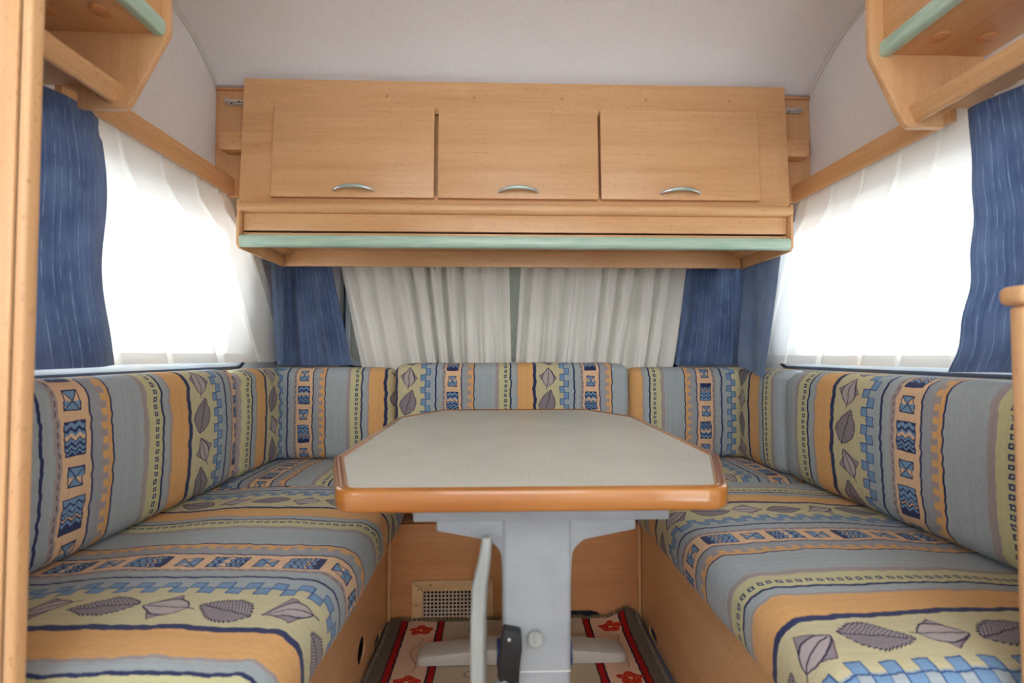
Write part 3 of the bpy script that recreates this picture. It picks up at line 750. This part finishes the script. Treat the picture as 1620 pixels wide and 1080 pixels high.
# ------------------------------------------------------------------ cabinets above the side windows
def side_cabinet(sgn, y0, y1, xf, xch, xbt, xn, zv, zb, xl, zl, label):
    X_ = XR if sgn > 0 else XL
    t = thing('overhead_cabinet', ((xf+X_)/2, (y0+y1)/2, zb), label, 'cabinet')
    wi = X_-sgn*.002
    o = [(xf, 1.925), (xf, zv), (xch, zb), (xn, zb), (xn, zb+.032), (X_-sgn*.030, zb+.07), (X_-sgn*.030, 1.50), (wi, 1.50), (wi, 1.925)]
    o = rounded(o, [0, .03, .025, .004, .004, 0, 0, 0, 0], 5)
    prism('end_panel', WZ, t, o, 1, y1-.014, y1, bevel=.0025)
    box('shelf_board', WY, t, *sorted((xl+sgn*.014, wi)), y0, y1-.0145, zl+.004, zl+.018, bevel=.001)
    # green lip
    g = [(xl+sgn*.0135, zl+.035), (xl-sgn*.001, zl+.035)]+[(xl-sgn*(.001+.008*math.sin(a)), zl+.0165+.0185*math.cos(a)) for a in [PI*k/8 for k in range(1, 8)]]+[(xl, zl-.002), (xl+sgn*.0135, zl-.001)]
    MB().prism(g, 1, y0, y1-.0145).build('green_lip', GREEN, t, smooth=True, angle=40)
    box('front_flap', WY, t, *sorted((xl+sgn*.002, xl+sgn*.015)), y0, y1-.0150, zl+.037, 1.915, bevel=.0015)
    q = [(xch+sgn*.003, zb+.048), (xch+sgn*.022, zb+.052), (xch+sgn*.040, zb+.016), (xch+sgn*.022, zb+.008)]
    MB().prism(rounded(q, .012, 5), 1, y0, y1-.0145).build('lower_rail', WY, t, smooth=True, angle=40, bevel=0)
    box('curtain_board', WY, t, *sorted((xch+sgn*.045, X_-sgn*.031)), y0, y1-.0145, zb+.045, zb+.056, bevel=.001)
    for k in range(2):
        yy = y1-.10-.0*k; xx = xl+sgn*(.07+.105*k)
        MB().tube([(xx, y1-.075, zl+.0045), (xx, y1-.075, zl+.0005), (xx, y1-.075, zl-.001)], [.017, .017, .014], 20).build('fixing_cap', WXd, t, smooth=True, angle=40)
    return t
side_cabinet(-1, .575, .95, -.681, -.762, -.824, -.860, 1.529, 1.371, -.694, 1.524, 'beech overhead cabinet with green lip above the left window')
side_cabinet(1, .28, 1.0, .837, .916, .96, 1.004, 1.545, 1.381, .866, 1.542, 'beech overhead cabinet with green lip above the right window')

# ------------------------------------------------------------------ partitions at the lounge entrance
t = thing('partition', (-.77, .555, 0), 'tall beech partition with a rounded edge post at the near left', 'partition')
box('panel', WZ, t, XL+.002, -.5765, .551, .565, 0, 1.943, bevel=.001)
box('groove', DARK, t, -.576, -.5720, .554, .564, 0, 1.942, bevel=0)
box('edge_post', WZ, t, -.5715, -.559, .548, .567, 0, 1.943, bevel=.005, seg=4)
t = thing('partition', (.87, .555, 0), 'low beech partition with a rounded cap at the near right', 'partition')
box('panel', WZ, t, .674, XR-.002, .551, .565, 0, .931, bevel=.001)
box('edge_post', WZ, t, .655, .6735, .548, .568, 0, .931, bevel=.006, seg=3)
box('cap_rail', WX, t, .648, XR-.002, .542, .576, .9315, .957, bevel=.010, seg=4)

# ------------------------------------------------------------------ curtains
def curtain(name, mat, T0, T1, B0, B1, nrm, folds, amp, label, cat, group, seed=0, ns=None, nt=40, extra=None, top_amp=.5, hem=0., hem_mat=None, sharp=1., pinch=0, header=.0):
    """cloth hung between a top line T0-T1 and a bottom line B0-B1, folded along nrm"""
    T0, T1, B0, B1, nrm = map(Vector, (T0, T1, B0, B1, nrm)); ns = ns or max(40, int(folds*16)); rnd = random.Random(seed)
    ph = [rnd.uniform(-.35, .35) for _ in range(int(folds)+3)]; am = [rnd.uniform(.55, 1.25) for _ in range(int(folds)+3)]
    V = []; UV = []; F = []; W = (T1-T0).length*1.5; H = (T0-B0).length
    for j in range(nt+1):
        t = j/nt
        for i in range(ns+1):
            s = i/ns; f = s*folds; k = int(f); fr = f-k
            shift = ph[k]*(1-fr)+ph[k+1]*fr; A = am[k]*(1-fr)+am[k+1]*fr
            wv = math.sin(2*PI*(f+shift*(.3+.7*t)))
            wv = math.copysign(abs(wv)**sharp, wv)
            if pinch:
                fx = (f+shift*(.3+.7*t)); fx = fx-math.floor(fx)-.5
                wv = (.55 if pinch > .1 else .25)-2.0*math.exp(-(fx/pinch)**2)+(.25*math.sin(4*PI*fx+k) if pinch > .1 else 0)
            low = noise.noise(Vector((s*3+seed, t*2.2, seed)))*.8
            a = amp*A*(top_amp+(1-top_amp)*min(1, t*1.6))
            p = T0.lerp(T1, s).lerp(B0.lerp(B1, s), t)
            off = a*wv+amp*low*t
            tangent = (T1-T0).normalized()
            if header and t < header*1.0:
                off += .004*math.sin(s*folds*2*PI*2.6)*(1 if t > .02 else .3)
            p = p+nrm*off+tangent*(math.sin(2*PI*(f+shift)*1+1.3)*amp*.25*t)
            if extra: p = p+Vector(extra(s, t))
            V.append(p); UV.append((s*W, t*H))
    fm = []
    for j in range(nt):
        for i in range(ns):
            a = j*(ns+1)+i; F.append((a, a+ns+1, a+ns+2, a+1)); fm.append(1 if hem and (j+.5)/nt > 1-hem else 0)
    o = obj(name, V, F, [mat]+([hem_mat] if hem else []), uvs=UV, smooth=True, angle=180, fmat=fm if hem else None)
    tag(o, label, cat, group); return o
SGc = 'white curtains of the lounge windows'; BGc = 'blue curtains of the lounge windows'
# rear window: gathered ivory cloth, two widths
curtain('sheer_curtain', SHEERB, (-.70, 1.962, 1.345), (.040, 1.962, 1.345), (-.575, 1.958, .77), (.052, 1.958, .77), (0, -1, 0), 9, .026,
        'gathered ivory curtain over the left half of the rear window', 'curtain', SGc, seed=4, top_amp=1, ns=260, pinch=.15)
curtain('sheer_curtain', SHEERB, (.098, 1.962, 1.345), (.835, 1.962, 1.345), (.060, 1.958, .77), (.735, 1.958, .77), (0, -1, 0), 9, .026,
        'gathered ivory curtain over the right half of the rear window', 'curtain', SGc, seed=9, top_amp=1, ns=260, pinch=.15)
box('roller_blind', BLIND, None, -.70, .765, 2.014, 2.017, .80, 1.35, bevel=0)
tag(bpy.data.objects['roller_blind'], 'grey blind behind the gap between the two ivory curtains', 'blind')
# blue ones beside the rear window
curtain('blue_curtain', BLUEDK, (-.950, 1.925, 1.345), (-.725, 1.925, 1.345), (-.940, 1.925, .824), (-.612, 1.925, .824), (0, -1, 0), 3.2, .022,
        'dark blue curtain at the left edge of the rear window', 'curtain', BGc, seed=3, ns=90, top_amp=.6)
curtain('blue_curtain', BLUEDK, (.815, 1.925, 1.345), (1.085, 1.925, 1.345), (.742, 1.925, .824), (1.075, 1.925, .824), (0, -1, 0), 2.8, .020,
        'dark blue curtain at the right edge of the rear window', 'curtain', BGc, seed=5, ns=90, top_amp=.6)
# blue ones in the corners on the side windows
curtain('blue_curtain', BLUELT, (-.893, 1.775, 1.34), (-.893, 1.90, 1.34), (-.893, 1.87, .828), (-.89, 1.90, .828), (1, 0, 0), 1.4, .012,
        'blue curtain in the left rear corner, beside the far end of the side window', 'curtain', BGc, seed=8, ns=60)
curtain('blue_curtain', BLUELT, (1.03, 1.60, 1.352), (1.04, 1.86, 1.345), (.945, 1.60, .790), (.955, 1.785, .828), (-1, 0, 0), 1.1, .013,
        'light blue curtain in the right rear corner, its hem resting on the cushion', 'curtain', BGc, seed=12, ns=60,
        extra=lambda s, t: (-.010*math.sin(PI*t), -.02*math.sin(PI*t), -.010*t*math.sin(PI*s)))
# near blue curtains
curtain('blue_curtain', BLUE, (-.905, .62, 1.413), (-.905, 1.045, 1.405), (-.90, .60, .828), (-.90, 1.108, .844), (1, 0, 0), 2.6, .020,
        'blue pinstriped curtain behind the tall partition, hanging beside the left window', 'curtain', BGc, seed=21, ns=140, nt=60, header=.07, hem=.06, hem_mat=BLUEHEM, extra=lambda s, t: (0, s*.012*math.sin(t*7), 0))
curtain('blue_curtain', BLUE, (1.035, .960, 1.408), (1.035, .58, 1.408), (1.025, .990, .830), (1.03, .57, .84), (-1, 0, 0), 2.6, .020,
        'blue pinstriped curtain above the low partition, hanging beside the right window', 'curtain', BGc, seed=23, ns=140, nt=60, header=.07, hem=.06, hem_mat=BLUEHEM, extra=lambda s, t: (0, (1-s)*(-.030*math.sin(t*PI)+.005*math.sin(t*26)*t), 0))
# sheers over the side windows
curtain('sheer_curtain', SHEER, (-.932, .80, 1.448), (-.932, 1.555, 1.448), (-.932, .80, .846), (-.932, 1.955, .838), (1, 0, 0), 6, .012,
        'white sheer curtain over the bright left window', 'curtain', SGc, seed=31, ns=720, pinch=.032, extra=lambda s, t: (0, .10*s*min(1, max(0, (t-.15)/.15)), 0), hem=.05, hem_mat=HEM, header=.06)
curtain('sheer_curtain', SHEER, (1.062, 1.555, 1.442), (1.062, .75, 1.442), (1.060, 1.82, .834), (1.060, .75, .838), (-1, 0, 0), 7, .008,
        'white sheer curtain over the bright right window', 'curtain', SGc, seed=33, ns=720, pinch=.032, extra=lambda s, t: (0, .06*(1-s)*min(1, max(0, (t-.15)/.15)), 0), hem=.05, hem_mat=HEM, header=.06)
# tension wires / tracks the curtains hang from
for nm, a, b_, r, lab in (('curtain_wire', (-.934, .96, 1.453), (-.934, 1.56, 1.453), .0025, 'thin white curtain wire under the left wooden rail'),
                          ('curtain_wire', (1.062, 1.01, 1.447), (1.062, 1.56, 1.447), .0025, 'thin white curtain wire under the right wooden rail'),
                          ('curtain_track', (-.95, 1.985, 1.354), (1.08, 1.985, 1.354), .006, 'curtain track hidden behind the wide overhead cabinet')):
    tag(MB().tube([a, b_], r, 8).build(nm, PIPE, smooth=True, angle=60), lab, 'curtain rail')
